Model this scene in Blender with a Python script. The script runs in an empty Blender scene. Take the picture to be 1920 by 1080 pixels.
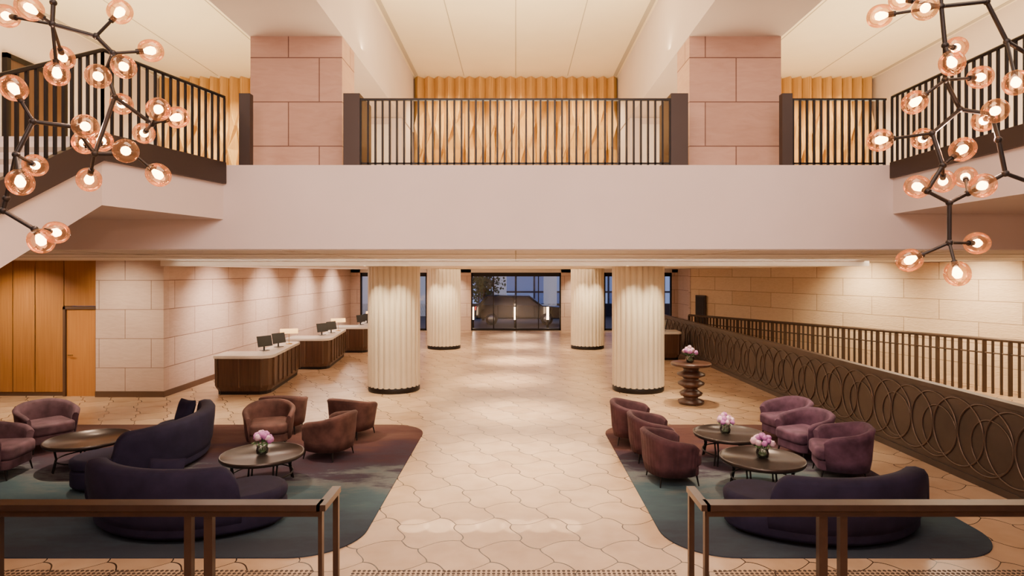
import bpy, math, random
from mathutils import Matrix, Vector
random.seed(7)
pi=math.pi
# ------------------------------------------------------------------ materials
def newmat(name):
    m=bpy.data.materials.new(name); m.use_nodes=True
    nt=m.node_tree; b=nt.nodes['Principled BSDF']; return m,nt,b
def setc(b,k,v):
    if k in b.inputs: b.inputs[k].default_value=v
def pm(name,col,rough=.5,metal=0,noise=0.0,nscale=8,bump=0.0,bscale=60,sheen=0,spec=.5,emis=None,es=0,coat=0):
    m,nt,b=newmat(name)
    b.inputs['Base Color'].default_value=(*col,1); b.inputs['Roughness'].default_value=rough
    b.inputs['Metallic'].default_value=metal; setc(b,'Specular IOR Level',spec)
    if sheen:
        setc(b,'Sheen Weight',sheen); setc(b,'Sheen Roughness',.35); setc(b,'Sheen Tint',(min(1,col[0]*3+.1),min(1,col[1]*3+.1),min(1,col[2]*3+.1),1))
    if coat: setc(b,'Coat Weight',coat)
    tc=nt.nodes.new('ShaderNodeTexCoord')
    if noise:
        n=nt.nodes.new('ShaderNodeTexNoise'); n.inputs['Scale'].default_value=nscale; n.inputs['Detail'].default_value=5
        nt.links.new(tc.outputs['Object'],n.inputs['Vector'])
        r=nt.nodes.new('ShaderNodeValToRGB')
        r.color_ramp.elements[0].position=.3; r.color_ramp.elements[1].position=.7
        r.color_ramp.elements[0].color=(*[c*(1-noise) for c in col],1)
        r.color_ramp.elements[1].color=(*[min(1,c*(1+noise)) for c in col],1)
        nt.links.new(n.outputs['Fac'],r.inputs['Fac']); nt.links.new(r.outputs['Color'],b.inputs['Base Color'])
    if bump:
        n=nt.nodes.new('ShaderNodeTexNoise'); n.inputs['Scale'].default_value=bscale; n.inputs['Detail'].default_value=3
        nt.links.new(tc.outputs['Object'],n.inputs['Vector'])
        bp=nt.nodes.new('ShaderNodeBump'); bp.inputs['Strength'].default_value=bump; bp.inputs['Distance'].default_value=.01
        nt.links.new(n.outputs['Fac'],bp.inputs['Height']); nt.links.new(bp.outputs['Normal'],b.inputs['Normal'])
    if emis:
        b.inputs['Emission Color'].default_value=(*emis,1); b.inputs['Emission Strength'].default_value=es
    return m
def stone(name,axis,c1,c2,cm,bw,bh,off=.5,rough=.75,bump=.3,z0=0,nb=6,ms=.006):
    m,nt,b=newmat(name); N=nt.nodes; L=nt.links
    tc=N.new('ShaderNodeTexCoord'); sp=N.new('ShaderNodeSeparateXYZ'); cb=N.new('ShaderNodeCombineXYZ')
    L.new(tc.outputs['Object'],sp.inputs[0])
    if axis=='xy':
        a=N.new('ShaderNodeMath'); a.operation='ADD'; L.new(sp.outputs['X'],a.inputs[0]); L.new(sp.outputs['Y'],a.inputs[1]); src=a.outputs[0]
    else: src=sp.outputs[axis]
    L.new(src,cb.inputs['X'])
    ad=N.new('ShaderNodeMath'); ad.operation='SUBTRACT'; ad.inputs[1].default_value=z0
    L.new(sp.outputs['Z'],ad.inputs[0]); L.new(ad.outputs[0],cb.inputs['Y'])
    br=N.new('ShaderNodeTexBrick'); br.offset=off; br.inputs['Scale'].default_value=1
    br.inputs['Brick Width'].default_value=bw; br.inputs['Row Height'].default_value=bh
    br.inputs['Mortar Size'].default_value=ms; br.inputs['Mortar Smooth'].default_value=.1; br.inputs['Bias'].default_value=0
    br.inputs['Color1'].default_value=(*c1,1); br.inputs['Color2'].default_value=(*c2,1); br.inputs['Mortar'].default_value=(*cm,1)
    L.new(cb.outputs[0],br.inputs['Vector'])
    n=N.new('ShaderNodeTexNoise'); n.inputs['Scale'].default_value=nb; n.inputs['Detail'].default_value=8
    n.inputs['Distortion'].default_value=1.2
    mp=N.new('ShaderNodeMapping'); mp.inputs['Scale'].default_value=(.5,.5,2.0)
    L.new(tc.outputs['Object'],mp.inputs[0]); L.new(mp.outputs[0],n.inputs['Vector'])
    mx=N.new('ShaderNodeMix'); mx.data_type='RGBA'; mx.blend_type='MULTIPLY'; mx.inputs[0].default_value=.3
    rp=N.new('ShaderNodeValToRGB'); rp.color_ramp.elements[0].color=(.65,.55,.5,1); rp.color_ramp.elements[1].color=(1,1,1,1)
    rp.color_ramp.elements[0].position=.25; rp.color_ramp.elements[1].position=.65
    L.new(n.outputs['Fac'],rp.inputs[0]); L.new(br.outputs['Color'],mx.inputs[6]); L.new(rp.outputs[0],mx.inputs[7])
    L.new(mx.outputs[2],b.inputs['Base Color']); b.inputs['Roughness'].default_value=rough
    s=N.new('ShaderNodeMath'); s.operation='MULTIPLY_ADD'; s.inputs[1].default_value=-1.5
    L.new(br.outputs['Fac'],s.inputs[0]); L.new(n.outputs['Fac'],s.inputs[2])
    bp=N.new('ShaderNodeBump'); bp.inputs['Strength'].default_value=bump; bp.inputs['Distance'].default_value=.02
    L.new(s.outputs[0],bp.inputs['Height']); L.new(bp.outputs[0],b.inputs['Normal'])
    return m
def wood(name,c1,c2,axis='Z',rough=.4,sc=3):
    m,nt,b=newmat(name); N=nt.nodes; L=nt.links
    tc=N.new('ShaderNodeTexCoord'); mp=N.new('ShaderNodeMapping')
    s=[12*sc]*3; s['XYZ'.index(axis)]=.35*sc; mp.inputs['Scale'].default_value=s
    L.new(tc.outputs['Object'],mp.inputs[0]); n=N.new('ShaderNodeTexNoise'); n.inputs['Scale'].default_value=1; n.inputs['Detail'].default_value=6
    L.new(mp.outputs[0],n.inputs['Vector']); r=N.new('ShaderNodeValToRGB')
    r.color_ramp.elements[0].position=.3; r.color_ramp.elements[1].position=.7
    r.color_ramp.elements[0].color=(*c1,1); r.color_ramp.elements[1].color=(*c2,1)
    L.new(n.outputs['Fac'],r.inputs[0]); L.new(r.outputs[0],b.inputs['Base Color']); b.inputs['Roughness'].default_value=rough
    return m
def floor_mat():
    m,nt,b=newmat('floor_curved_hex_tiles'); N=nt.nodes; L=nt.links
    def M(op,a,c=None,d=None):
        n=N.new('ShaderNodeMath'); n.operation=op
        for i,v in enumerate((a,c,d)):
            if v is None: continue
            if isinstance(v,(int,float)): n.inputs[i].default_value=v
            else: L.new(v,n.inputs[i])
        return n.outputs[0]
    tc=N.new('ShaderNodeTexCoord'); sp=N.new('ShaderNodeSeparateXYZ'); L.new(tc.outputs['Object'],sp.inputs[0])
    w=.66; S3=1.7320508
    x0=M('DIVIDE',M('ADD',sp.outputs['X'],40*w),w); y0=M('DIVIDE',M('ADD',sp.outputs['Y'],30*w),w)
    x=M('ADD',x0,M('MULTIPLY',M('SINE',M('MULTIPLY',y0,4*pi/S3)),.10))
    y=M('ADD',y0,M('MULTIPLY',M('SINE',M('MULTIPLY',x0,2*pi)),.10))
    def cell(ox,oy):
        xs=M('SUBTRACT',x,ox); ys=M('SUBTRACT',y,oy)
        ax=M('SUBTRACT',M('FRACT',xs),.5); 
        yy=M('DIVIDE',ys,S3); ay=M('MULTIPLY',M('SUBTRACT',M('FRACT',yy),.5),S3)
        return ax,ay
    ax,ay=cell(0,0); bx,by=cell(.5,S3/2)
    da=M('ADD',M('MULTIPLY',ax,ax),M('MULTIPLY',ay,ay)); db=M('ADD',M('MULTIPLY',bx,bx),M('MULTIPLY',by,by))
    t=M('GREATER_THAN',da,db)
    gx=M('ADD',ax,M('MULTIPLY',t,M('SUBTRACT',bx,ax))); gy=M('ADD',ay,M('MULTIPLY',t,M('SUBTRACT',by,ay)))
    ab=M('ABSOLUTE',gx); h=M('MAXIMUM',M('ADD',M('MULTIPLY',ab,.5),M('MULTIPLY',M('ABSOLUTE',gy),S3/2)),ab)
    ln=M('GREATER_THAN',h,.5-.0105)
    wn=N.new('ShaderNodeTexWhiteNoise'); wn.noise_dimensions='2D'; cb=N.new('ShaderNodeCombineXYZ')
    L.new(M('ROUND',M('MULTIPLY',M('SUBTRACT',x,gx),4)),cb.inputs[0]); L.new(M('ROUND',M('MULTIPLY',M('SUBTRACT',y,gy),4)),cb.inputs[1]); L.new(cb.outputs[0],wn.inputs['Vector'])
    rp=N.new('ShaderNodeValToRGB'); rp.color_ramp.elements[0].color=(.50,.335,.205,1); rp.color_ramp.elements[1].color=(.60,.42,.27,1)
    L.new(wn.outputs['Value'],rp.inputs[0])
    n=N.new('ShaderNodeTexNoise'); n.inputs['Scale'].default_value=2.5; n.inputs['Detail'].default_value=6; L.new(tc.outputs['Object'],n.inputs['Vector'])
    r2=N.new('ShaderNodeValToRGB'); r2.color_ramp.elements[0].color=(.86,.82,.78,1); r2.color_ramp.elements[1].color=(1,1,1,1); L.new(n.outputs['Fac'],r2.inputs[0])
    r2.color_ramp.elements[0].position=.3; r2.color_ramp.elements[1].position=.6
    mm=N.new('ShaderNodeMix'); mm.data_type='RGBA'; mm.blend_type='MULTIPLY'; mm.inputs[0].default_value=1
    L.new(rp.outputs[0],mm.inputs[6]); L.new(r2.outputs[0],mm.inputs[7])
    mx=N.new('ShaderNodeMix'); mx.data_type='RGBA'; L.new(ln,mx.inputs[0]); L.new(mm.outputs[2],mx.inputs[6]); mx.inputs[7].default_value=(.05,.028,.017,1)
    L.new(mx.outputs[2],b.inputs['Base Color']); b.inputs['Roughness'].default_value=.27; setc(b,'Specular IOR Level',.5)
    return m
def carpet_mat():
    m,nt,b=newmat('carpet_ombre'); N=nt.nodes; L=nt.links
    tc=N.new('ShaderNodeTexCoord'); sp=N.new('ShaderNodeSeparateXYZ'); L.new(tc.outputs['Object'],sp.inputs[0])
    mp=N.new('ShaderNodeMapping'); mp.inputs['Scale'].default_value=(.4,1,1); L.new(tc.outputs['Object'],mp.inputs[0])
    n=N.new('ShaderNodeTexNoise'); n.inputs['Scale'].default_value=1.1; n.inputs['Detail'].default_value=12; n.inputs['Roughness'].default_value=.68
    L.new(mp.outputs[0],n.inputs['Vector'])
    mr=N.new('ShaderNodeMapRange'); mr.inputs['From Min'].default_value=6.4; mr.inputs['From Max'].default_value=12; L.new(sp.outputs['Y'],mr.inputs['Value'])
    a=N.new('ShaderNodeMath'); a.operation='MULTIPLY_ADD'; a.inputs[1].default_value=1.1; L.new(n.outputs['Fac'],a.inputs[0]); 
    s=N.new('ShaderNodeMath'); s.operation='SUBTRACT'; s.inputs[1].default_value=.55; L.new(mr.outputs[0],s.inputs[0]); L.new(s.outputs[0],a.inputs[2])
    r=N.new('ShaderNodeValToRGB'); e=r.color_ramp.elements
    cols=[(0,(.040,.048,.066)),(.16,(.048,.068,.090)),(.32,(.056,.092,.110)),(.44,(.11,.118,.122)),(.52,(.045,.036,.052)),(.66,(.050,.026,.036)),(.8,(.078,.034,.030)),(1,(.11,.056,.046))]
    e[0].position=0; e[0].color=(*cols[0][1],1); e[1].position=1; e[1].color=(*cols[-1][1],1)
    for p,c in cols[1:-1]:
        k=e.new(p); k.color=(*c,1)
    L.new(a.outputs[0],r.inputs[0]); L.new(r.outputs[0],b.inputs['Base Color'])
    b.inputs['Roughness'].default_value=.95; setc(b,'Specular IOR Level',.1)
    n2=N.new('ShaderNodeTexNoise'); n2.inputs['Scale'].default_value=180; L.new(tc.outputs['Object'],n2.inputs['Vector'])
    bp=N.new('ShaderNodeBump'); bp.inputs['Strength'].default_value=.5; bp.inputs['Distance'].default_value=.01; L.new(n2.outputs['Fac'],bp.inputs['Height']); L.new(bp.outputs[0],b.inputs['Normal'])
    return m
def glass_mat(name,tint,edge=.25,gl=(1,1,1),em=None,es=0,k=1.0):
    m=bpy.data.materials.new(name); m.use_nodes=True; nt=m.node_tree; N=nt.nodes; L=nt.links
    N.remove(N['Principled BSDF']); out=N['Material Output']
    t=N.new('ShaderNodeBsdfTransparent'); t.inputs[0].default_value=(*tint,1)
    g=N.new('ShaderNodeBsdfGlossy'); g.inputs['Roughness'].default_value=.05; g.inputs[0].default_value=(*gl,1)
    lw=N.new('ShaderNodeFresnel'); lw.inputs[0].default_value=1.45
    mu=N.new('ShaderNodeMath'); mu.operation='MULTIPLY_ADD'; mu.inputs[1].default_value=k; mu.inputs[2].default_value=edge; L.new(lw.outputs[0],mu.inputs[0])
    mx=N.new('ShaderNodeMixShader'); L.new(mu.outputs[0],mx.inputs[0]); L.new(t.outputs[0],mx.inputs[1]); L.new(g.outputs[0],mx.inputs[2]); last=mx.outputs[0]
    if em:
        e=N.new('ShaderNodeEmission'); e.inputs[0].default_value=(*em,1); e.inputs[1].default_value=es
        ad=N.new('ShaderNodeAddShader'); L.new(last,ad.inputs[0]); L.new(e.outputs[0],ad.inputs[1]); last=ad.outputs[0]
    L.new(last,out.inputs[0])
    try: m.cycles.emission_sampling='NONE'
    except Exception: pass
    return m
paint=pm('white_paint',(.66,.565,.54),.7,noise=.02,nscale=2)
paintc=pm('cream_ceiling_paint',(.78,.68,.51),.8,noise=.02,nscale=2)
joint=pm('ceiling_joint',(.42,.36,.28),.8)
sofp=pm('soffit_paint',(.82,.75,.68),.75,noise=.02)
stX=stone('sandstone_x','X',(.57,.42,.34),(.64,.49,.41),(.24,.15,.11),1.25,.70,ms=.008)
stY=stone('sandstone_y','Y',(.57,.42,.34),(.65,.50,.415),(.24,.15,.11),1.9,.70,ms=.010)
stR=stone('chiselled_sandstone','Y',(.68,.49,.31),(.77,.59,.40),(.34,.22,.13),1.9,.56,bump=1.0,nb=9,ms=.009)
pil=stone('pink_sandstone','xy',(.48,.295,.225),(.57,.365,.285),(.18,.09,.07),1.15,.61,off=.37,z0=4.736,bump=.2,ms=.008)
floorm=floor_mat(); carpet=carpet_mat()
gold=wood('golden_timber',(.46,.245,.060),(.64,.38,.115),'Z',.5)
panelw=wood('teak_panelling',(.33,.138,.034),(.43,.195,.052),'Z',.4)
doorw=wood('door_timber',(.42,.17,.04),(.50,.22,.055),'Z',.35)
deskw=wood('desk_walnut',(.055,.027,.016),(.10,.050,.029),'Z',.32)
pedw=wood('turned_dark_timber',(.04,.017,.011),(.085,.035,.022),'X',.3)
black=pm('black_steel',(.015,.012,.012),.45,.6)
bronze=pm('bronze_handrail',(.060,.036,.028),.32,.6,noise=.1)
dbronze=pm('dark_bronze_panel',(.085,.060,.046),.42,.5,noise=.12,nscale=3)
inbr=pm('inner_rail_bronze',(.09,.058,.04),.4,.5)
ringm=pm('ring_bronze',(.13,.09,.068),.35,.7)
stringer=pm('stair_stringer_bronze',(.045,.03,.027),.5,.4)
colm=pm('fluted_plaster',(.70,.60,.45),.6,noise=.03,nscale=3)
tread=pm('stair_tread_stone',(.5,.4,.32),.5,noise=.1)
navy=pm('navy_velvet',(.016,.013,.033),.8,noise=.2,nscale=5,bump=.2,bscale=150,sheen=.13,spec=.15)
brown=pm('brown_velvet',(.090,.042,.036),.75,noise=.35,nscale=6,bump=.15,bscale=120,sheen=.12,spec=.2)
maroon=pm('maroon_velvet',(.060,.025,.032),.75,noise=.35,nscale=6,bump=.15,bscale=120,sheen=.12,spec=.2)
mauve=pm('mauve_velvet',(.090,.043,.072),.75,noise=.4,nscale=6,bump=.15,bscale=120,sheen=.2,spec=.2)
lilac=pm('dusty_lilac_velvet',(.098,.053,.070),.75,noise=.4,nscale=6,bump=.15,bscale=120,sheen=.2,spec=.2)
tablem=pm('table_dark_metal',(.04,.028,.025),.3,.5,noise=.1)
marble=pm('counter_marble',(.80,.76,.7),.3,noise=.06,nscale=4)
screenm=pm('monitor_black',(.01,.01,.012),.3)
lampglow=pm('lamp_shade_glow',(.9,.6,.3),.5,emis=(1,.55,.18),es=2.6)
brass=pm('brass',(.55,.38,.16),.3,.9)
leaf=pm('leaf_green',(.05,.13,.03),.6,noise=.3)
petalA=pm('petal_mauve',(.40,.14,.38),.7,noise=.2,nscale=30)
petalB=pm('petal_blush',(.64,.40,.50),.7,noise=.2,nscale=30)
vaseg=glass_mat('vase_glass',(.93,.95,.95),.08)
winglass=glass_mat('window_glass',(.92,.95,.98),.02,k=.5)
globe=glass_mat('amber_globe_glass',(.96,.76,.58),.04,(1,.74,.56),(1,.38,.15),.10,k=.6)  # weak emission stands in for bulb light scattered in the glass
bulbm=pm('filament_bulb',(1,.8,.6),.5,emis=(1,.58,.28),es=30)
for mm_ in (bulbm,lampglow):
    try: mm_.cycles.emission_sampling='NONE'
    except Exception: pass
asphalt=pm('asphalt',(.05,.05,.06),.5,noise=.2)
carp=pm('car_paint_dark',(.012,.012,.018),.15,.3,coat=.8)
cargl=pm('car_glass',(.03,.04,.07),.05,spec=.9)
tyre=pm('tyre_rubber',(.012,.012,.012),.7); rim=pm('wheel_rim',(.4,.4,.42),.3,.9)
taill=pm('car_tail_light',(.4,.02,.02),.3,emis=(1,.05,.03),es=2)
bol=pm('bollard_light_tube',(1,.8,.6),.4,emis=(1,.62,.35),es=16)
trimd=pm('bronze_skirting',(.15,.09,.06),.45,.5)
stud=pm('stud_bronze',(.08,.055,.042),.45,.5)
# ------------------------------------------------------------------ mesh builder
class MB:
    def __init__(s): s.v=[];s.f=[];s.fm=[];s.fs=[];s.mats=[];s.M=Matrix()
    def add(s,vs,fs,mat,smooth=False):
        if mat not in s.mats: s.mats.append(mat)
        k=s.mats.index(mat); o=len(s.v)
        s.v+=[tuple(s.M@Vector(p)) for p in vs]
        for f in fs: s.f.append([i+o for i in f]); s.fm.append(k); s.fs.append(smooth)
    def box(s,a,b,mat):
        x0,y0,z0=a;x1,y1,z1=b
        vs=[(x0,y0,z0),(x1,y0,z0),(x1,y1,z0),(x0,y1,z0),(x0,y0,z1),(x1,y0,z1),(x1,y1,z1),(x0,y1,z1)]
        s.add(vs,[(0,3,2,1),(4,5,6,7),(0,1,5,4),(1,2,6,5),(2,3,7,6),(3,0,4,7)],mat)
    def loft(s,rings,mat,cap=True,smooth=True,closed=True):
        n=len(rings[0]); vs=[p for r in rings for p in r]; fs=[]
        for i in range(len(rings)-1):
            for j in range(n if closed else n-1):
                k=(j+1)%n; fs.append((i*n+j,i*n+k,(i+1)*n+k,(i+1)*n+j))
        s.add(vs,fs,mat,smooth)
        if cap and closed:
            s.add(rings[0],[tuple(reversed(range(n)))],mat,False); s.add(rings[-1],[tuple(range(n))],mat,False)
    def prism(s,ol,z0,z1,mat,b=0,smooth=False,steps=4):
        n=len(ol)
        if b<=0:
            s.loft([[(x,y,z0) for x,y in ol],[(x,y,z1) for x,y in ol]],mat,smooth=smooth); return
        nr=[]
        for i in range(n):
            ax,ay=ol[i-1];bx,by=ol[(i+1)%n]; dx,dy=bx-ax,by-ay; l=math.hypot(dx,dy) or 1; nr.append((dy/l,-dx/l))
        def off(d,z): return [(x-nx*d,y-ny*d,z) for (x,y),(nx,ny) in zip(ol,nr)]
        rings=[]
        for k in range(steps+1):
            a=k/steps*pi/2; rings.append(off(b*(1-math.sin(a)),z0+b*(1-math.cos(a))))
        for k in range(steps+1):
            a=k/steps*pi/2; rings.append(off(b*(1-math.cos(a)),z1-b*(1-math.sin(a))))
        s.loft(rings,mat,smooth=True)
    def lathe(s,prof,mat,seg=32,c=(0,0),cap=True):
        s.loft([[(c[0]+r*math.cos(2*pi*j/seg),c[1]+r*math.sin(2*pi*j/seg),z) for j in range(seg)] for r,z in prof],mat,cap=cap)
    def tube(s,pts,r,mat,seg=8,closed=False,r2=None):
        pts=[Vector(p) for p in pts]; n=len(pts); rings=[]
        for i,p in enumerate(pts):
            if closed: d=pts[(i+1)%n]-pts[i-1]
            else: d=pts[min(i+1,n-1)]-pts[max(i-1,0)]
            d.normalize(); up=Vector((0,0,1)) if abs(d.z)<.95 else Vector((1,0,0))
            if closed: up=Vector((0,1,0)) if abs(d.y)<.5 and max(abs(q.y-pts[0].y) for q in pts)<1e-6 else up
            a=d.cross(up).normalized(); b=a.cross(d)
            rr=r if r2 is None else r+(r2-r)*i/(n-1)
            rings.append([tuple(p+a*rr*math.cos(2*pi*j/seg)+b*rr*math.sin(2*pi*j/seg)) for j in range(seg)])
        if closed: rings.append(rings[0])
        s.loft(rings,mat,cap=not closed)
    def ball(s,c,r,mat,seg=14,rg=9,jit=0,sz=1):
        vs=[];fs=[]
        for i in range(rg+1):
            t=pi*i/rg
            for j in range(seg):
                a=2*pi*j/seg; k=r*(1+random.uniform(-jit,jit))
                vs.append((c[0]+k*math.sin(t)*math.cos(a),c[1]+k*math.sin(t)*math.sin(a),c[2]+k*sz*math.cos(t)))
        for i in range(rg):
            for j in range(seg):
                q=(j+1)%seg; fs.append((i*seg+j,(i+1)*seg+j,(i+1)*seg+q,i*seg+q))
        s.add(vs,fs,mat,True)
    def done(s,name,loc=(0,0,0),rot=0):
        me=bpy.data.meshes.new(name); me.from_pydata(s.v,[],s.f)
        for m in s.mats: me.materials.append(m)
        me.polygons.foreach_set('material_index',s.fm); me.polygons.foreach_set('use_smooth',s.fs); me.update()
        o=bpy.data.objects.new(name,me); o.location=loc; o.rotation_euler=(0,0,rot); bpy.context.collection.objects.link(o); return o
def boxobj(name,a,b,mat):
    m=MB(); m.box(a,b,mat); return m.done(name)
def rrect(x0,y0,x1,y1,r,n=8):
    o=[]
    for cx,cy,a0 in ((x1-r,y0+r,-pi/2),(x1-r,y1-r,0),(x0+r,y1-r,pi/2),(x0+r,y0+r,pi)):
        for k in range(n+1):
            a=a0+pi/2*k/n; o.append((cx+r*math.cos(a),cy+r*math.sin(a)))
    return o
# ------------------------------------------------------------------ camera
cd=bpy.data.cameras.new('camera'); cam=bpy.data.objects.new('camera',cd); bpy.context.collection.objects.link(cam)
cam.location=(0,0,3.0); cam.rotation_euler=(pi/2,0,0); cd.lens=1150/1920*36; cd.sensor_width=36
cd.shift_x=-7/1920; cd.shift_y=-30/1920; cd.clip_end=200
bpy.context.scene.camera=cam
# ------------------------------------------------------------------ shell
ZU=4.36; ZS=3.29; ZD=3.14; ZC=7.55; BW=31.4
boxobj('floor',(-14,-4,-.2),(14,BW+.3,0),floorm)
boxobj('ground_street',(-30,BW+.3,-.25),(30,60,-.06),asphalt)
m=MB(); m.box((-14,7.8,ZS),(14,14.9,ZU),paint); m.box((-14,14.9,ZS),(14,BW+.3,ZS+.3),sofp); m.box((-14,7.83,ZS-.012),(14,14.9,ZS),sofp)
m.done('floor_upper_bridge')
m=MB(); m.box((-8.4,14.5,ZD),(8.36,BW,ZS),sofp); m.done('ceiling_lobby_dropped')
m=MB()
for x in (-6,-3,0,3,6): m.box((x-.01,7.9,ZS-.016),(x+.01,14.45,ZS-.011),joint)
for y in (9.5,11.5,13.2): m.box((-13,y-.015,ZS-.018),(13,y+.015,ZS-.011),joint)
m.done('trim_soffit_joints')
boxobj('ceiling_upper',(-14,-4,ZC),(14,14.6,ZC+.2),paintc)
m=MB()
for x in (-1.2,0,1.2,-5.2,-6.9,5.2,6.9): m.box((x-.008,-3.9,ZC-.006),(x+.008,14.2,ZC+.001),joint)
for x in (-2.3,2.3,-3.78,3.78,-8.3,8.3): m.box((x-.04,-3.9,ZC-.012),(x+.04,14.2,ZC+.001),joint)
m.done('trim_ceiling_joints')
for sx in (-1,1):
    m=MB(); a,b=sorted((sx*2.385,sx*3.67)); m.box((a,-4,6.25),(b,14.3,ZC),paint); m.done('beam_ceiling')
    m=MB(); a,b=sorted((sx*2.395,sx*3.66)); m.box((a,8.46,ZU),(b,9.1,6.25),pil); m.done('pillar_sandstone')
    m=MB(); a,b=sorted((sx*2.40,sx*3.66)); m.box((a,12.9,ZU),(b,14.28,6.245),paint); m.box((a+.25,12.86,ZU),(b-.25,12.9,6.1),sofp); m.done('pier_plaster')
boxobj('wall_upper_left',(-8.6,-4,ZU),(-8.4,14.5,ZC),paint)
boxobj('wall_upper_right',(8.4,-4,ZU),(8.6,14.5,ZC),paint)
boxobj('wall_upper_back',(-8.6,14.5,ZS+.3),(8.6,14.7,ZC),paint)
boxobj('wall_behind_camera',(-14,-4.2,0),(14,-4,ZC),paint)
boxobj('wall_far_left',(-14.2,-4,0),(-14,15,ZC),paint)
boxobj('wall_far_right',(14,-4,0),(14.2,15,ZC),paint)
def facets(x0,x1,name):
    m=MB(); n=max(4,int(round((x1-x0)/.24))); W=(x1-x0)/n
    zs=[ZU,ZU+.35,ZU+.95,ZU+1.5,ZU+2.05,ZU+2.4,ZU+2.7,ZC]; sh=[0,-.6,.8,-.75,.8,0,0,0]
    for i in range(n):
        xa=x0+i*W; xb=xa+W; sg=1 if i%2 else -1
        rows=[]
        for z,q in zip(zs,sh):
            c=(xa+xb)/2+sg*q*W*.42
            rows.append([(xa,14.43,z),(xa+.012,14.40,z),(c-.004,14.24,z),(c+.004,14.24,z),(xb-.012,14.40,z),(xb,14.43,z)])
        m.loft(rows,gold,cap=False,smooth=False,closed=False)
    m.box((x0,14.44,ZU),(x1,14.49,ZC),gold)
    return m.done(name)
facets(-2.39,2.39,'wall_timber_centre'); facets(-8.38,-3.68,'wall_timber_left'); facets(3.68,8.38,'wall_timber_right')
m=MB(); m.box((-8.395,10.1,ZU),(-8.34,11.3,ZU+2.15),deskw); m.box((-8.395,10.02,ZU),(-8.31,10.1,ZU+2.23),black); m.box((-8.395,11.3,ZU),(-8.31,11.38,ZU+2.23),black); m.box((-8.395,10.02,ZU+2.15),(-8.31,11.38,ZU+2.23),black)
m.done('door_upper')
boxobj('wall_left_stone',(-8.7,14.95,0),(-8.45,BW,ZS-.012),stY)
m=MB(); m.box((-10.08,14.72,0),(-8.45,14.95,ZS-.012),stX); m.done('wall_left_stone_return')
boxobj('baseboard_left',(-8.45,14.72,0),(-8.42,BW,.14),trimd)
boxobj('baseboard_left_return',(-10.08,14.69,0),(-8.42,14.72,.14),trimd)
m=MB(); m.box((-14,14.9,0),(-10.93,15.1,ZS-.012),black); m.box((-10.93,14.9,2.18),(-10.08,15.1,ZS-.012),black)
xs=[-14,-13.3,-12.75,-12.17,-11.63,-10.93]
for a,b in zip(xs[:-1],xs[1:]): m.box((a+.011,14.84,.1),(b-.011,14.9,ZS-.012),panelw)
m.box((-10.92,14.84,2.18),(-10.09,14.9,ZS-.012),panelw)
m.box((-14,14.86,0),(-10.93,14.9,.1),trimd)
m.done('wall_left_timber')
m=MB(); m.box((-10.85,14.82,0),(-10.14,14.88,2.1),doorw); m.box((-10.92,14.78,0),(-10.86,14.95,2.17),trimd); m.box((-10.13,14.78,0),(-10.085,14.95,2.17),trimd); m.box((-10.92,14.78,2.1),(-10.085,14.95,2.17),trimd)
m.tube([(-10.78,14.82,1.0),(-10.78,14.76,1.0),(-10.66,14.76,1.0)],.012,brass); m.done('door_1')
m=MB(); A=(7.7,27.2);B=(14.2,11.2)
m.prism([A,(A[0]+.3,A[1]+.1),(B[0]+.3,B[1]+.1),B][::-1],0,ZS-.012,stR); m.done('wall_right_stone')
m=MB(); m.box((7.7,27.1,0),(8.4,27.35,ZS),stX); m.box((8.3,27.3,0),(8.5,BW,ZS),stY); m.done('wall_right_return')
m=MB(); m.M=Matrix.Translation((7.95,26.35,0))@Matrix.Rotation(math.atan2(B[1]-A[1],B[0]-A[0]),4,'Z'); m.box((-.32,-.03,0),(.32,.02,2.0),stringer); m.box((-.26,-.05,0),(.26,-.02,1.94),black); m.done('door_right')
m=MB()
for a,b in ((-8.45,-7.97),(-4.56,-2.29),(2.32,4.53),(8.0,8.4)): m.box((a,BW,0),(b,BW+.3,ZS),stX)
m.box((-8.45,BW,2.97),(8.4,BW+.3,ZS),sofp); m.done('wall_back')
def window(name,x0,x1,muls,z1=2.97,door=False):
    m=MB(); f=.07
    m.box((x0,BW+.05,0),(x0+f,BW+.2,z1),black); m.box((x1-f,BW+.05,0),(x1,BW+.2,z1),black)
    m.box((x0,BW+.05,z1-.2),(x1,BW+.2,z1),black); m.box((x0,BW+.05,0),(x1,BW+.2,.1),black)
    for t in muls:
        x=x0+(x1-x0)*t; m.box((x-.025,BW+.08,0),(x+.025,BW+.17,z1),black)
    m.box((x0+f,BW+.115,.1),(x1-f,BW+.125,z1-.2),winglass); m.done(name)
window('window_1',-7.97,-4.56,(.33,.66)); window('window_2',-2.29,2.32,(.25,.5,.75)); window('window_3',4.53,8.0,(.33,.66))
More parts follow.
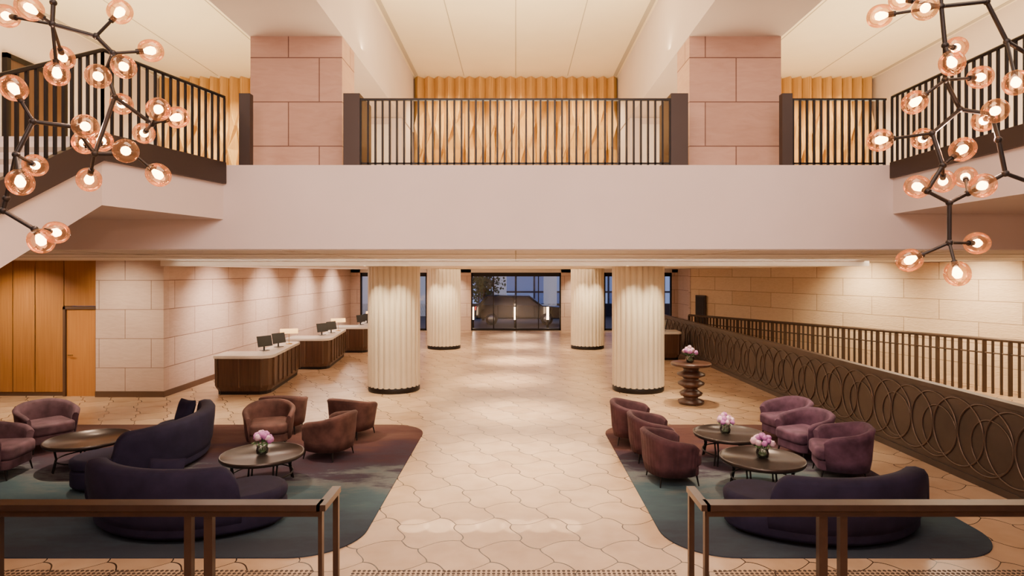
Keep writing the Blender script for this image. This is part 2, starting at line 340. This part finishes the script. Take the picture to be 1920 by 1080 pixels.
# ------------------------------------------------------------------ landings & upper stairs
def landing(side):
    m=MB()
    if side<0:
        m.prism([(-8.4,6.15),(-4.15,6.15),(-3.72,7.8),(-8.4,7.8)],3.67,ZU,paint)
        y0=6.15; xa,xb=-6.6,-4.15; zb=3.67
    else:
        m.prism([(4.8,4.6),(8.4,4.6),(8.4,7.8),(4.8,7.8)],3.74,ZU,paint); y0=4.6; xa,xb=4.8,7.2; zb=3.74
    n=17; rise=(ZU-1.4)/n; run=.33
    ye=y0-run*n
    m.add([(xa,y0,zb),(xb,y0,zb),(xb,ye,zb-rise*n),(xa,ye,zb-rise*n),(xa,y0,ZU-.05),(xb,y0,ZU-.05),(xb,ye,ZU-rise*n-.05),(xa,ye,ZU-rise*n-.05)],
          [(0,1,2,3),(4,7,6,5),(0,4,5,1),(1,5,6,2),(2,6,7,3),(3,7,4,0)],paint)
    for i in range(n-1): m.box((xa+.06,y0-run*(i+1),ZU-rise*(i+1)-.17),(xb-.06,y0-run*i,ZU-rise*(i+1)),tread)
    m.done('staircase_upper')
    m=MB()
    if side<0: pts=[(-3.70,7.79,ZU),(-4.13,6.13,ZU),(-4.13,ye,ZU-rise*n)]
    else: pts=[(4.78,7.79,ZU),(4.78,4.58,ZU),(4.78,ye,ZU-rise*n)]
    for p,q in zip(pts[:-1],pts[1:]):
        dx,dy=q[0]-p[0],q[1]-p[1]; l=math.hypot(dx,dy); nx,ny=-dy/l*.03,dx/l*.03
        lo=-.24 if side<0 else -.17; hi=.03
        vs=[(p[0]-nx,p[1]-ny,p[2]+lo),(q[0]-nx,q[1]-ny,q[2]+lo),(q[0]-nx,q[1]-ny,q[2]+hi),(p[0]-nx,p[1]-ny,p[2]+hi),
            (p[0]+nx,p[1]+ny,p[2]+lo),(q[0]+nx,q[1]+ny,q[2]+lo),(q[0]+nx,q[1]+ny,q[2]+hi),(p[0]+nx,p[1]+ny,p[2]+hi)]
        m.add(vs,[(0,1,2,3),(7,6,5,4),(0,4,5,1),(1,5,6,2),(2,6,7,3),(3,7,4,0)],stringer)
        k=int(l/.105); s=Vector((p[0],p[1],p[2])); e=Vector((q[0],q[1],q[2]))
        for i in range(k+1):
            c=s.lerp(e,i/k); w=.012
            m.box((c.x-w,c.y-w,c.z),(c.x+w,c.y+w,c.z+.85),black)
        m.tube([s+Vector((0,0,.86)),e+Vector((0,0,.86))],.02,black,6)
    m.done('balustrade_stair')
landing(-1); landing(1)
def guard(name,x0,x1,pan=(),pd=8.45):
    m=MB(); k=int(round((x1-x0)/.092))
    for i in range(k+1):
        x=x0+(x1-x0)*i/k; m.box((x-.012,7.84,ZU),(x+.012,7.87,ZU+.84),black)
    m.box((x0-.02,7.835,ZU+.835),(x1+.02,7.875,ZU+.86),black); m.box((x0,7.84,ZU+.02),(x1,7.87,ZU+.04),black)
    for a,b in pan: m.box((a,7.82,ZU),(b,pd,ZU+.92),stringer)
    return m.done(name)
guard('balustrade_bridge',-1.98,1.97,((-2.2,-1.99),(1.98,2.2)))
guard('balustrade_bridge_side',3.55,4.72,((3.40,3.53),),7.92)
m=MB(); m.box((-3.53,7.82,ZU),(-3.39,7.92,ZU+.92),stringer); m.done('balustrade_end_panel')
m=MB(); m.box((-7,-3.95,0),(7,-1.1,1.4),tread); m.box((-7,-1.1,0),(4.1,.5,1.4),tread); m.box((-4.0,.5,0),(4.1,3.0,1.4),tread)
for i in range(1,8): m.box((-1.62,3.0+.33*(i-1),0),(1.60,3.0+.33*i,1.4-.175*i),tread)
m.done('staircase_lower')
# ------------------------------------------------------------------ columns
def column(x,y):
    m=MB(); n=26; seg=n*10; R=.60
    def ring(z): 
        o=[]
        for j in range(seg):
            a=2*pi*j/seg; r=R+.055*abs(math.cos(n*a/2))**.55; o.append((r*math.cos(a),r*math.sin(a),z))
        return o
    m.loft([ring(.13),ring(1.6),ring(ZD)],colm)
    m.lathe([(.635,0),(.65,.02),(.65,.125),(.635,.14)],black,48); return m.done('column_fluted',(x,y,0))
for x,y in ((-3.1,15.65),(3.12,15.65),(-2.83,24.2),(2.83,24.2)): column(x,y)
m=MB(); m.prism(rrect(-9.2,6.42,-1.72,12.0,.7,12),0,.015,carpet); m.done('carpet')
m=MB(); m.prism(rrect(1.66,6.42,5.35,12.0,.7,12),0,.015,carpet); m.done('carpet')
# ------------------------------------------------------------------ tub chair (faces +x), channelled shell
def chair(x,y,ang,mat,sc=1.0,rib=0):
    m=MB(); rings=[]; n=108 if rib else 40
    def plan(t,r):
        c,s_=math.cos(t),math.sin(t)
        px=-r*(abs(c)**.8)*(1 if c>=0 else -1); py=(r+.01)*(abs(s_)**.8)*(1 if s_>=0 else -1)
        return px,py
    for i in range(n+1):
        t=math.radians(-128+256*i/n); c=max(0,math.cos(t)*.5+.5)
        top=.58+.16*(c**1.3); e=min(1,min(i,n-i)/(n/14)); top-=.05*(1-e)**2; th=.085
        rb=.008*abs(math.sin(i*pi/4)) if rib else 0
        def P(r,z): px,py=plan(t,r); return (px,py,z)
        fl=.03
        rings.append([P(.35,.15),P(.375+rb,.30),P(.385+fl*.5+rb,top-.09),P(.385+fl+rb*.5,top-.03),P(.385+fl-.03,top),P(.385+fl-th+.02,top),P(.385+fl-th-.005,top-.04),P(.385-th+.01,top-.15),P(.385-th-.005,.35),P(.30,.17)])
    m.loft(rings,mat)
    m.prism(rrect(-.28,-.295,.365,.295,.10,6),.27,.45,mat,.05)
    m.prism(rrect(-.27,-.30,.33,.30,.12,6),.14,.27,mat,.02)
    for sx in (-.24,.27):
        for sy in (-.25,.25): m.tube([(sx*1.1,sy*1.1,0),(sx,sy,.16)],.009,black,8,r2=.016)
    o=m.done('tub_armchair',(x,y,.016 if y<12 else 0),ang); o.scale=(sc,sc,sc); return o
R=math.radians
chair(-4.22,10.5,R(-70),brown); chair(-3.02,9.95,R(160),brown); chair(-4.35,11.5,R(95),brown); chair(-2.98,11.2,R(70),brown)
chair(-7.95,10.4,R(-35),lilac,1.05); chair(-7.62,9.0,R(8),lilac,1.05)
chair(2.07,10.75,R(-12),maroon,1,1); chair(2.2,9.8,R(-5),maroon,1,1); chair(2.22,8.78,R(8),maroon,1,1)
chair(4.80,10.9,R(195),mauve); chair(4.68,9.94,R(200),mauve,1.0); chair(4.74,8.96,R(165),mauve,1.05)
# ------------------------------------------------------------------ curved sofas
def sofa(x,y,ro,a0,a1,b0,b1,hh=.36):
    m=MB(); ri=ro-.82
    def arc(r0,r1,A,B,n=30):
        A,B=R(A),R(B); o=[(r1*math.cos(A+(B-A)*i/n),r1*math.sin(A+(B-A)*i/n)) for i in range(n+1)]
        rm=(r0+r1)/2; w=(r1-r0)/2; cx,cy=rm*math.cos(B),rm*math.sin(B)
        for k in range(1,10):
            t=B+pi*k/10; o.append((cx+w*math.cos(t),cy+w*math.sin(t)))
        o+=[(r0*math.cos(B-(B-A)*i/n),r0*math.sin(B-(B-A)*i/n)) for i in range(n+1)]
        cx,cy=rm*math.cos(A),rm*math.sin(A)
        for k in range(1,10):
            t=A+pi+pi*k/10; o.append((cx+w*math.cos(t),cy+w*math.sin(t)))
        return o
    m.prism(arc(ri,ro-.05,a0,a1),.05,.30,navy,.05)
    m.prism(arc(ri-.02,ro-.05,a0,a1),.29,.44,navy,.06)
    m.prism(arc(ri+.1,ro-.15,a0,a1),0,.06,black)
    n=60; rings=[]
    for i in range(n+1):
        a=R(b0+(b1-b0)*i/n); u=min(i,n-i)/n*R(abs(b1-b0))*ro; e=min(1,u/.24); e=math.sqrt(max(0,1-(1-e)**2))
        top=.40+hh*e; th=.06+.13*e
        prof=[(ro-.09,.05),(ro-.02,.25),(ro+.015,top*.75),(ro+.02,top-.06),(ro-.01,top-.015),(ro-th*.5,top),(ro-th+.01,top-.02),(ro-th-.01,top-.08),(ro-th-.05,.42),(ro-.3,.30),(ro-.3,.06)]
        rings.append([(r*math.cos(a),r*math.sin(a),z) for r,z in prof])
    m.loft(rings,navy)
    return m.done('curved_sofa',(x,y,.016))
sofa(-3.85,8.12,1.50,222,312,214,302,.42)
sofa(3.55,7.98,1.50,228,318,238,324,.37)
sofa(-6.68,9.55,1.78,-47,40,-46,48,.38)
def cushion(x,y,z,rz,mat,tilt=.3):
    m=MB(); N=12; vs=[];fs=[]
    for sgn in (1,-1):
        o=len(vs)
        for i in range(N+1):
            for j in range(N+1):
                u,v=-1+2*i/N,-1+2*j/N; h=.075*((1-u**4)*(1-v**4))**.5; k=.21*(1-.06*(1-abs(u*v)))
                vs.append((u*k,sgn*h,v*k))
        for i in range(N):
            for j in range(N):
                a=o+i*(N+1)+j; q=(a,a+1,a+N+2,a+N+1); fs.append(q if sgn>0 else q[::-1])
    m.M=Matrix.Rotation(-tilt,4,'X'); m.add(vs,fs,mat,True)
    m.done('throw_cushion',(x,y,z),rz)
cushion(-4.0,6.99,.66,0,navy); cushion(-5.66,10.5,.61,R(-30),navy)
# ------------------------------------------------------------------ coffee tables
def ctable(x,y,r):
    m=MB(); m.lathe([(0.001,.385),(r-.05,.385),(r-.01,.39),(r,.41),(r,.44),(r-.012,.445),(r-.022,.44),(r-.03,.41),(.001,.408)],tablem,56,cap=False)
    for k in range(4):
        a=R(45+90*k)
        for d in (-.06,.06):
            aa=a+d; m.tube([(.44*math.cos(aa),.44*math.sin(aa),0),(.40*math.cos(aa),.40*math.sin(aa),.2),(.43*math.cos(aa),.43*math.sin(aa),.39)],.013,black,8)
    m.tube([(.405*math.cos(2*pi*i/40),.405*math.sin(2*pi*i/40),.16) for i in range(40)],.011,black,8,closed=True)
    m.tube([(.42*math.cos(2*pi*i/40),.42*math.sin(2*pi*i/40),.37) for i in range(40)],.011,black,8,closed=True)
    return m.done('round_coffee_table',(x,y,.016))
ctable(-3.56,8.62,.56); ctable(-6.55,9.4,.58); ctable(3.38,9.72,.55); ctable(3.38,8.42,.56)
def flowers(x,y,z,s=1):
    m=MB()
    m.lathe([(.045,0),(.075,.02),(.085,.07),(.07,.12),(.075,.135),(.068,.132),(.062,.12),(.077,.07),(.066,.025),(.001,.015)],vaseg,24,cap=False)
    m.lathe([(.001,.016),(.06,.02),(.07,.06),(.001,.062)],leaf,16,cap=False)
    for i in range(17):
        a=random.uniform(0,2*pi); q=random.random()**.5*.12; h=.20+.085*(1-(q/.12)**2)+random.uniform(-.02,.02)
        c=(q*math.cos(a),q*math.sin(a),h); m.tube([(q*.2*math.cos(a),q*.2*math.sin(a),.03),c],.003,leaf,5)
        m.ball(c,random.uniform(.034,.05),random.choice((petalA,petalA,petalB)),12,8,jit=.16)
    for i in range(12):
        a=2*pi*i/12+random.uniform(-.2,.2); r0,r1=.05,.15; z0=.14; c,sn=math.cos(a),math.sin(a)
        m.add([(r0*c,r0*sn,z0),(.10*c-.025*sn,.10*sn+.025*c,z0+.04),(r1*c,r1*sn,z0+.02),(.10*c+.025*sn,.10*sn-.025*c,z0+.04)],[(0,1,2,3)],leaf)
    o=m.done('flower_vase',(x,y,z)); o.scale=(s,s,s)
flowers(-3.58,8.66,.425); flowers(3.34,9.78,.425); flowers(3.42,8.50,.425,1.05)
m=MB()
m.lathe([(.001,0),(.26,0),(.29,.03),(.29,.07),(.17,.12),(.15,.15),(.24,.20),(.26,.25),(.17,.31),(.14,.34),(.17,.37),(.29,.44),(.30,.48),(.20,.54),(.16,.57),(.20,.60),(.31,.65),(.31,.69),(.18,.74),(.16,.78),(.22,.84),(.24,.865),(.44,.87),(.45,.89),(.45,.92),(.44,.935),(.001,.935)],pedw,48,cap=False)
m.done('pedestal_table',(4.0,14.0,0)); flowers(3.98,14.0,.936,1.15)
# ------------------------------------------------------------------ reception desks
def desk(x,y,flip=1,name='reception_desk'):
    m=MB()
    ol=[(-1.35,0),(-1.25,-.06),(-.15,-.06),(0,.06),(.05,.25),(-.28,3.0),(-.40,3.12),(-.75,3.12),(-.82,3.0),(-.62,.85),(-1.3,.85),(-1.38,.75)]
    if flip<0: ol=[(-a,b) for a,b in ol][::-1]
    cx=-.6*flip; cy=1.0
    def sc(kx,ky,z): return [(cx+(a-cx)*kx,cy+(b-cy)*ky,z) for a,b in ol]
    m.loft([sc(.86,.95,0),sc(.86,.95,.08)],black,smooth=False)
    m.loft([sc(.86,.95,.08),sc(.96,.98,.22),sc(.97,.985,.88)],deskw,smooth=False)
    for (a,b),(c,d) in zip(ol,ol[1:]):
        l=math.hypot(c-a,d-b)
        if l<.5: 
            continue
        k=max(2,int(l/.42))
        for i in range(k+1):
            px,py=a+(c-a)*i/k,b+(d-b)*i/k; px=cx+(px-cx)*.98; py=cy+(py-cy)*.988
            m.box((px-.018,py-.018,.18),(px+.018,py+.018,.88),trimd)
    m.prism(ol,.88,.955,marble,.01)
    m.done(name,(x,y,0))
def monitor(x,y,z,rz):
    m=MB(); m.box((-.1,-.08,0),(.1,.08,.012),screenm); m.box((-.02,.01,0),(.02,.03,.22),screenm)
    m.M=Matrix.Translation((0,0,.24))@Matrix.Rotation(R(-12),4,'X'); m.box((-.22,-.012,-.14),(.22,.012,.14),screenm); m.done('computer_monitor',(x,y,z),rz)
def dlamp(x,y,z,rz):
    m=MB(); m.lathe([(.001,0),(.09,0),(.09,.015),(.02,.025),(.001,.025)],brass,20,cap=False); m.tube([(0,0,.02),(0,0,.34)],.009,brass)
    rings=[]
    for i in range(2): 
        xx=-.24+.48*i; rings.append([(xx,.10*math.cos(a),.30+.13*math.sin(a)) for a in [pi*k/12 for k in range(13)]]+[(xx,.09*math.cos(a),.30+.12*math.sin(a)) for a in [pi-pi*k/12 for k in range(13)]])
    m.loft(rings,lampglow); 
    m.done('desk_lamp',(x,y,z),rz)
for i in range(3):
    x,y=-6.05+.27*i,15.0+3.9*i; desk(x,y)
    monitor(x-.50,y+1.0,.956,R(62)); monitor(x-.42,y+1.75,.956,R(66)); dlamp(x-.40,y+2.45,.956,R(20))
desk(4.3,20.9,-1); dlamp(4.75,21.6,.956,0); monitor(5.1,21.3,.956,R(-70))
# ------------------------------------------------------------------ right balustrade with ring pattern
P0=Vector((6.02,25.0,0)); P1=Vector((6.62,6.2,0)); L_=(P1-P0).length; ang=math.atan2(P1.y-P0.y,P1.x-P0.x)
m=MB(); m.box((0,-.04,0),(L_,.04,1.22),dbronze)
m.box((0,-.07,1.20),(L_,.07,1.27),dbronze); m.box((0,-.065,0),(L_,.065,.1),dbronze)
k=int(L_/.50)
for i in range(k+1):
    cx=.5+i*.50
    if cx>L_-.5: break
    rr=.49; dz=.66
    m.tube([(cx+rr*math.cos(2*pi*j/48),-.048,dz+rr*math.sin(2*pi*j/48)) for j in range(48)],.013,ringm,6,closed=True)
    if i%2==0:
        rr=.36; m.tube([(cx+.12+rr*math.cos(2*pi*j/44),-.048,.60+rr*math.sin(2*pi*j/44)) for j in range(44)],.010,ringm,6,closed=True)
m.done('balustrade_ring_panel',tuple(P0),ang)
m=MB(); a=Vector((7.35,26.0,0)); b=Vector((13.3,11.4,0)); k=int((b-a).length/.19)
for i in range(k+1):
    c=a.lerp(b,i/k); w=.028 if i%3 else .05; h=1.16+.22*i/k
    m.box((c.x-w,c.y-.015,0),(c.x+w,c.y+.015,h),inbr)
for z,z2,t in ((1.17,1.39,.045),(.85,1.05,.02)): m.tube([a+Vector((0,0,z)),b+Vector((0,0,z2))],t,inbr,8)
m.done('balustrade_inner')
# ------------------------------------------------------------------ foreground handrails
def handrail(sx):
    m=MB(); X=1.70 if sx<0 else 1.66
    def bx(x0,x1,y0,y1,z0,z1,mat=bronze): a,b=sorted((sx*x0,sx*x1)); m.box((a,y0,z0),(b,y1,z1),mat)
    bx(X+.02,6.6,5.38,5.52,.90,.955); bx(X+.02,6.6,5.41,5.49,.84,.90)
    bx(X-.03,X+.05,5.38,5.86,.90,.955)
    for px,w in ((X+.03,.035),(2.72,.075),(2.90,.065)):
        bx(px-w/2,px+w/2,5.42,5.48,0,.9)
    bx(X-.02,X+.03,5.80,5.85,0,.92)
    for px in (4.6,4.78,6.4): bx(px-.03,px+.03,5.42,5.48,0,.9)
    m.done('handrail_foreground')
handrail(-1); handrail(1)
m=MB()
def studs(x0,x1):
    n=int((x1-x0)/.05)
    for i in range(n+1):
        for j in range(4):
            cx,cy=x0+i*.05,5.99+j*.055; rg=[[(cx+r*math.cos(pi*q/4),cy+r*math.sin(pi*q/4),z) for q in range(8)] for r,z in ((.0175,0),(.0175,.003),(.011,.007))]
            m.loft(rg,stud)
studs(-5.7,-2.05); studs(-1.62,1.6); studs(2.0,5.7); m.done('tactile_studs')
# ------------------------------------------------------------------ chandeliers
def chand(nodes,edges,globes,anchor):
    m=MB()
    def W(p): 
        px,py,dd=p; D=3.5+dd; return Vector(((px-967)*D/1150,D,3+(510-py)*D/1150))
    Wn={k:W(v) for k,v in nodes.items()}
    base=Wn[anchor].copy()
    for a,b in edges:
        m.tube([Wn[a]-base,Wn[b]-base],.012,black,8); 
    for k,p in Wn.items(): m.ball(p-base,.02,black,10,6)
    for (px,py,dd),k in globes:
        c=W((px,py,dd)); p=Wn[k]; d=(c-p).normalized()
        m.tube([p-base,c-d*.06-base],.009,black,8); m.tube([c-d*.08-base,c-d*.04-base],.016,black,10)
        q=d.to_track_quat('Z','Y').to_matrix().to_4x4(); old=m.M; m.M=Matrix.Translation(c-base)@q
        R0=.069; prof=[(R0*math.sin(t)*(1+.05*math.cos(2*t)),R0*1.02*(-math.cos(t))) for t in [pi*(.12+.88*i/12) for i in range(13)]]
        m.lathe(prof,globe,24,cap=False)
        m.lathe([(.010,-.042),(.020,-.022),(.026,.002),(.018,.022),(.001,.029)],bulbm,12,cap=False)
        m.M=old
    top=Vector((0,0,ZC-.05-base.z)); m.tube([(0,0,0),top],.010,black,8); m.lathe([(.12,top.z-.02),(.12,top.z+.05),(.001,top.z+.05)],black,24,cap=False)
    m.done('branching_globe_chandelier',tuple(base))
n={'A':(98,45,0),'B':(180,68,.1),'C':(212,100,.1),'D':(200,130,.15),'E':(215,182,.1),'F':(285,232,.25),'G':(62,228,-.1),'H':(140,238,0),'I':(178,288,0),'J':(30,290,-.15),'K':(12,372,-.1),'L':(6,395,-.1),'M':(65,430,-.05),'N':(100,5,0),'O':(250,288,.1)}
chand(n,[('N','A'),('A','B'),('B','C'),('C','D'),('D','E'),('E','F'),('E','I'),('G','H'),('H','I'),('G','J'),('J','K'),('K','L'),('L','M'),('I','O')],
 [((12,30,.1),'A'),((55,15,-.1),'A'),((225,22,.1),'B'),((283,95,.2),'C'),((118,108,.25),'A'),((107,138,.1),'A'),((184,143,-.1),'D'),((232,125,.0),'C'),((25,165,-.15),'G'),((228,195,.35),'E'),((297,205,.1),'F'),((332,220,.3),'F'),((270,250,.45),'F'),((160,237,-.1),'H'),((158,268,.15),'I'),((190,264,.25),'I'),((236,283,-.1),'O'),((66,310,.15),'J'),((38,342,-.2),'J'),((167,337,.1),'I'),((297,328,.1),'O'),((105,436,.1),'M'),((77,452,-.05),'M')],'N')
n={'A':(1765,12,0),'B':(1772,85,0),'C':(1772,150,.05),'D':(1800,205,.1),'E':(1748,250,.05),'F':(1768,310,0),'G':(1850,3,.1),'H':(1888,78,.1),'I':(1945,112,.1),'J':(1872,262,-.1),'K':(1885,325,-.1),'L':(1940,345,-.1),'M':(1815,362,0),'N':(1780,380,0),'O':(1780,455,0),'P':(1738,358,0),'Q':(1860,215,0)}
chand(n,[('A','B'),('B','C'),('C','D'),('D','E'),('E','F'),('A','G'),('G','H'),('H','I'),('D','Q'),('Q','J'),('J','K'),('K','L'),('F','P'),('P','N'),('N','M'),('K','M'),('N','O')],
 [((1650,30,.1),'A'),((1735,15,-.15),'A'),((1690,-2,.2),'A'),((1792,90,.2),'B'),((1785,118,-.05),'B'),((1838,145,.1),'C'),((1715,192,.1),'C'),((1905,155,-.1),'H'),((1866,208,-.15),'Q'),((1845,226,.15),'Q'),((1650,263,.1),'E'),((1730,260,.3),'E'),((1805,280,0),'F'),((1720,350,.05),'P'),((1768,340,.15),'F'),((1842,348,-.15),'M'),((1810,332,.3),'M'),((1832,456,.1),'O'),((1705,488,.05),'O'),((1795,513,-.1),'O')],'A')
# ------------------------------------------------------------------ street outside
def facade():
    m_,nt,b=newmat('facade_dusk'); N=nt.nodes; L=nt.links
    tc=N.new('ShaderNodeTexCoord'); mp=N.new('ShaderNodeSeparateXYZ'); cb=N.new('ShaderNodeCombineXYZ'); L.new(tc.outputs['Object'],mp.inputs[0]); L.new(mp.outputs['X'],cb.inputs[0]); L.new(mp.outputs['Z'],cb.inputs[1])
    br=N.new('ShaderNodeTexBrick'); br.offset=.0; br.inputs['Scale'].default_value=1; br.inputs['Brick Width'].default_value=1.3; br.inputs['Row Height'].default_value=1.6; br.inputs['Mortar Size'].default_value=.07
    br.inputs['Color1'].default_value=(.04,.06,.16,1); br.inputs['Color2'].default_value=(.36,.44,.72,1); br.inputs['Mortar'].default_value=(.01,.01,.02,1); L.new(cb.outputs[0],br.inputs['Vector'])
    L.new(br.outputs['Color'],b.inputs['Base Color']); L.new(br.outputs['Color'],b.inputs['Emission Color']); b.inputs['Emission Strength'].default_value=1.1
    return m_
fm=facade(); pier=pm('facade_stone_glow',(.4,.38,.42),.7,emis=(.66,.62,.74),es=.42)  # facade and piers glow by emission in place of dusk light on them
m=MB(); m.box((-22,43,-.06),(22,43.3,9),fm)
for x in (-16,-10.5,-6.2,-1.1,2.4,7.5,12,17): m.box((x-.45,42.5,-.06),(x+.45,43,9),pier)
m.box((-22,42.6,3.0),(22,43,3.5),pier); m.box((-22,42.5,-.06),(22,43,.8),asphalt); m.done('building_facade_across_street')
m=MB()
ol=[(-2.5,.35),(2.45,.35),(2.5,.7),(2.4,1.02),(1.35,1.12),(.6,1.68),(-1.9,1.72),(-2.4,1.15),(-2.5,1.0)]
m.M=Matrix.Rotation(R(90),4,'X'); m.prism(ol,-.9,.9,carp,.06)
gl=[(1.15,1.13),(.52,1.60),(-1.75,1.64),(-2.15,1.15)]
m.prism(gl,-.915,.915,cargl); m.M=Matrix()
m.box((-.35,-.925,.5),(-.31,.925,1.65),carp); m.box((2.42,-.75,.7),(2.52,-.4,.9),rim); m.box((-2.55,-.8,.85),(-2.45,-.5,1.05),taill)
for wx in (-1.6,1.6):
    for wy in (-.93,.73):
        m.M=Matrix.Translation((wx,wy+.2,.34))@Matrix.Rotation(R(90),4,'X')
        m.lathe([(.001,0),(.34,0),(.35,.05),(.35,.15),(.34,.2),(.001,.2)],tyre,28,cap=False); m.lathe([(.001,.2),(.2,.205),(.21,.19)],rim,16,cap=False); m.M=Matrix()
m.done('car',(.2,36.3,-.06))
for x in (-2.35,-.03,1.75,-6.3,6.4):
    m=MB(); m.lathe([(.001,0),(.07,0),(.07,.45),(.001,.45)],black,16,cap=False); m.lathe([(.065,.45),(.065,1.15)],bol,16); m.lathe([(.07,1.15),(.07,1.2),(.001,1.2)],black,16,cap=False); m.done('bollard_light',(x,33.6,-.06))
m=MB(); m.tube([(0,0,0),(.05,0,1.5),(0,0,2.3)],.09,deskw,10,r2=.04)
for i in range(900):
    v=Vector((random.gauss(0,.45),random.gauss(0,.5),2.3+random.gauss(0,.5))); a=Vector((random.uniform(-1,1),random.uniform(-1,1),random.uniform(-1,1))).normalized()*.14; b_=a.cross(Vector((.3,.5,.8))).normalized()*.08
    m.add([tuple(v-a),tuple(v+b_),tuple(v+a),tuple(v-b_)],[(0,1,2,3)],leaf)
m.done('street_tree',(-2.05,38.8,-.06))
# ------------------------------------------------------------------ lights
def lk(o,t): 
    d=Vector(t)-o.location; o.rotation_euler=d.to_track_quat('-Z','Y').to_euler()
G=1.68
def area(loc,t,sx,sy,e,c=(1,.80,.62)):
    l=bpy.data.lights.new('added_fill_and_cove_panel','AREA'); l.shape='RECTANGLE'; l.size=sx; l.size_y=sy; l.energy=e*G; l.color=c  # shared by added fill lights and cove strips
    o=bpy.data.objects.new('added_fill_and_cove',l); o.location=loc; bpy.context.collection.objects.link(o); lk(o,t); return o
def spot(loc,t,e,deg=70,bl=.7,c=(1,.80,.58),r=.03):
    l=bpy.data.lights.new('downlight_and_added_spot','SPOT'); l.energy=e*G; l.spot_size=R(deg); l.spot_blend=bl; l.color=c; l.shadow_soft_size=r  # shared by real downlights and the added floor-band spots
    o=bpy.data.objects.new('downlight_and_added_spot',l); o.location=loc; bpy.context.collection.objects.link(o); lk(o,t); return o
WN=(1,.78,.54); CV=(1,.77,.43); ZL=ZS-.03
for x in (-2.25,2.25): area((x,9.5,6.35),(x*.6,9.5,7.5),.1,9,80,CV)
for x in (-3.85,3.85,-8.15,8.15): area((x,9.5,6.35),(x+(-.8 if x in(-3.85,8.15) else .8),9.5,7.5),.1,9,60,CV)
area((0,9,4.6),(0,9,7.5),3,3,130,CV)  # upward fill added in mid-air to brighten the upper ceiling
for x in (-6.2,6.2): area((x,10.5,4.6),(x,10.5,7.5),3,3,130,CV)  # same added mid-air fill for the side bays
for x in (-1.6,0,1.6,-4.6,-6,-7.4,4.6,6,7.4): spot((x,13.3,7.45),(x,14.4,5.0),280,100,.9,(1,.82,.48))
area((0,2.6,7.45),(0,3.4,0),4.2,3,310,(1,.79,.64)); area((-6,3.5,7.45),(-5.5,5,0),2.5,3,150,(1,.79,.64)); area((6,3.5,7.45),(5.5,5,0),2.5,3,150,(1,.79,.64))  # general fill panels added overhead, out of view
area((0,-2.5,6.2),(0,8,4.2),6,2,350,(1,.77,.69))  # unseen fill added behind the camera to light the bridge front
for x,y,e in ((0,10,640),(0,13.2,960),(-.4,17,900),(0,20.8,1100),(0,25,850),(0,28.8,520),(-.9,8.5,330),(.9,8.5,330)): spot((x,y,(ZL if y<14.4 else ZD-.02)),(x,y,0),e,56,1,WN)
for x,y in ((-3.9,9.2),(-3.4,11.2),(-6.6,9.4),(-7.8,10.6),(3.4,9.2),(2.4,10.4),(4.6,10.6),(4.0,14.0),(-6.2,12.9),(-10.5,12.8),(-3.2,13.6),(2.7,12.6)): spot((x,y,ZL),(x,y,0),340,62,1,WN)
for y in (17.0,20.6,24.5,28.2): spot((-6.3,y,ZD-.02),(-8.6,y,1.5),420,84,1,(1,.77,.62),0)
o=area((-7.7,22.6,ZD-.03),(-8.45,22.6,1.4),.08,15,150,(1,.76,.60)); o.rotation_euler=(0,R(-30),0)  # strip added along the wall to soften the spot pools
spot((-9.4,12.5,ZL),(-9.4,14.8,1.5),260,80,1,WN,0); spot((-11.8,13.2,ZL),(-11.8,14.8,1),240,100,1,WN,0)
for x,y in ((-3.1,15.65),(3.12,15.65),(-2.83,24.2),(2.83,24.2)):
    for dx,dy in ((-.5,-1.3),(.5,-1.3)): spot((x+dx,y+dy,(ZL if y+dy<14.5 else ZD-.02)),(x+dx*.4,y+dy*.3,.6),150,70,1,(1,.80,.54),0)
for x in (-3.4,3.4): spot((x,30.2,ZD-.02),(x,31.4,1.2),260,90,1,WN,0)
for t in (.1,.3,.5,.7,.88):
    x=7.7+(14.2-7.7)*t; y=27.2+(11.2-27.2)*t; spot((x-1.3,y-.6,ZL),(x,y,1.5),330,125,1,(1,.80,.52),0)
area((0,11,ZL),(0,11,0),8,3,130,WN); area((0,22,ZD-.03),(0,22,0),6,12,300,WN); area((9.5,14,ZL),(9.5,14,0),2.5,5,150,WN)  # broad fill added below the lower ceilings
o=area((0,14.44,3.2),(0,10.5,3.29),16,.07,60,(1,.84,.66))
# row of added narrow-beam spots imitating the broken band of light near the stair foot
for i in range(7): spot((-1.2+.30*i,3.2,7.4),(-1.2+.30*i,7.25,0),2600,2.6,.35,(1,.86,.68),.02)
for x,y,z in ((-2.6,3.6,3.9),(2.7,3.6,3.8)):
    l=bpy.data.lights.new('chandelier_glow','POINT'); l.energy=45; l.color=(1,.58,.40); l.shadow_soft_size=0.0
    o=bpy.data.objects.new('chandelier_glow',l); o.location=(x,y,z); bpy.context.collection.objects.link(o)
w=bpy.data.worlds.new('dusk_sky'); bpy.context.scene.world=w; w.use_nodes=True
w.node_tree.nodes['Background'].inputs[0].default_value=(.12,.2,.5,1); w.node_tree.nodes['Background'].inputs[1].default_value=.6
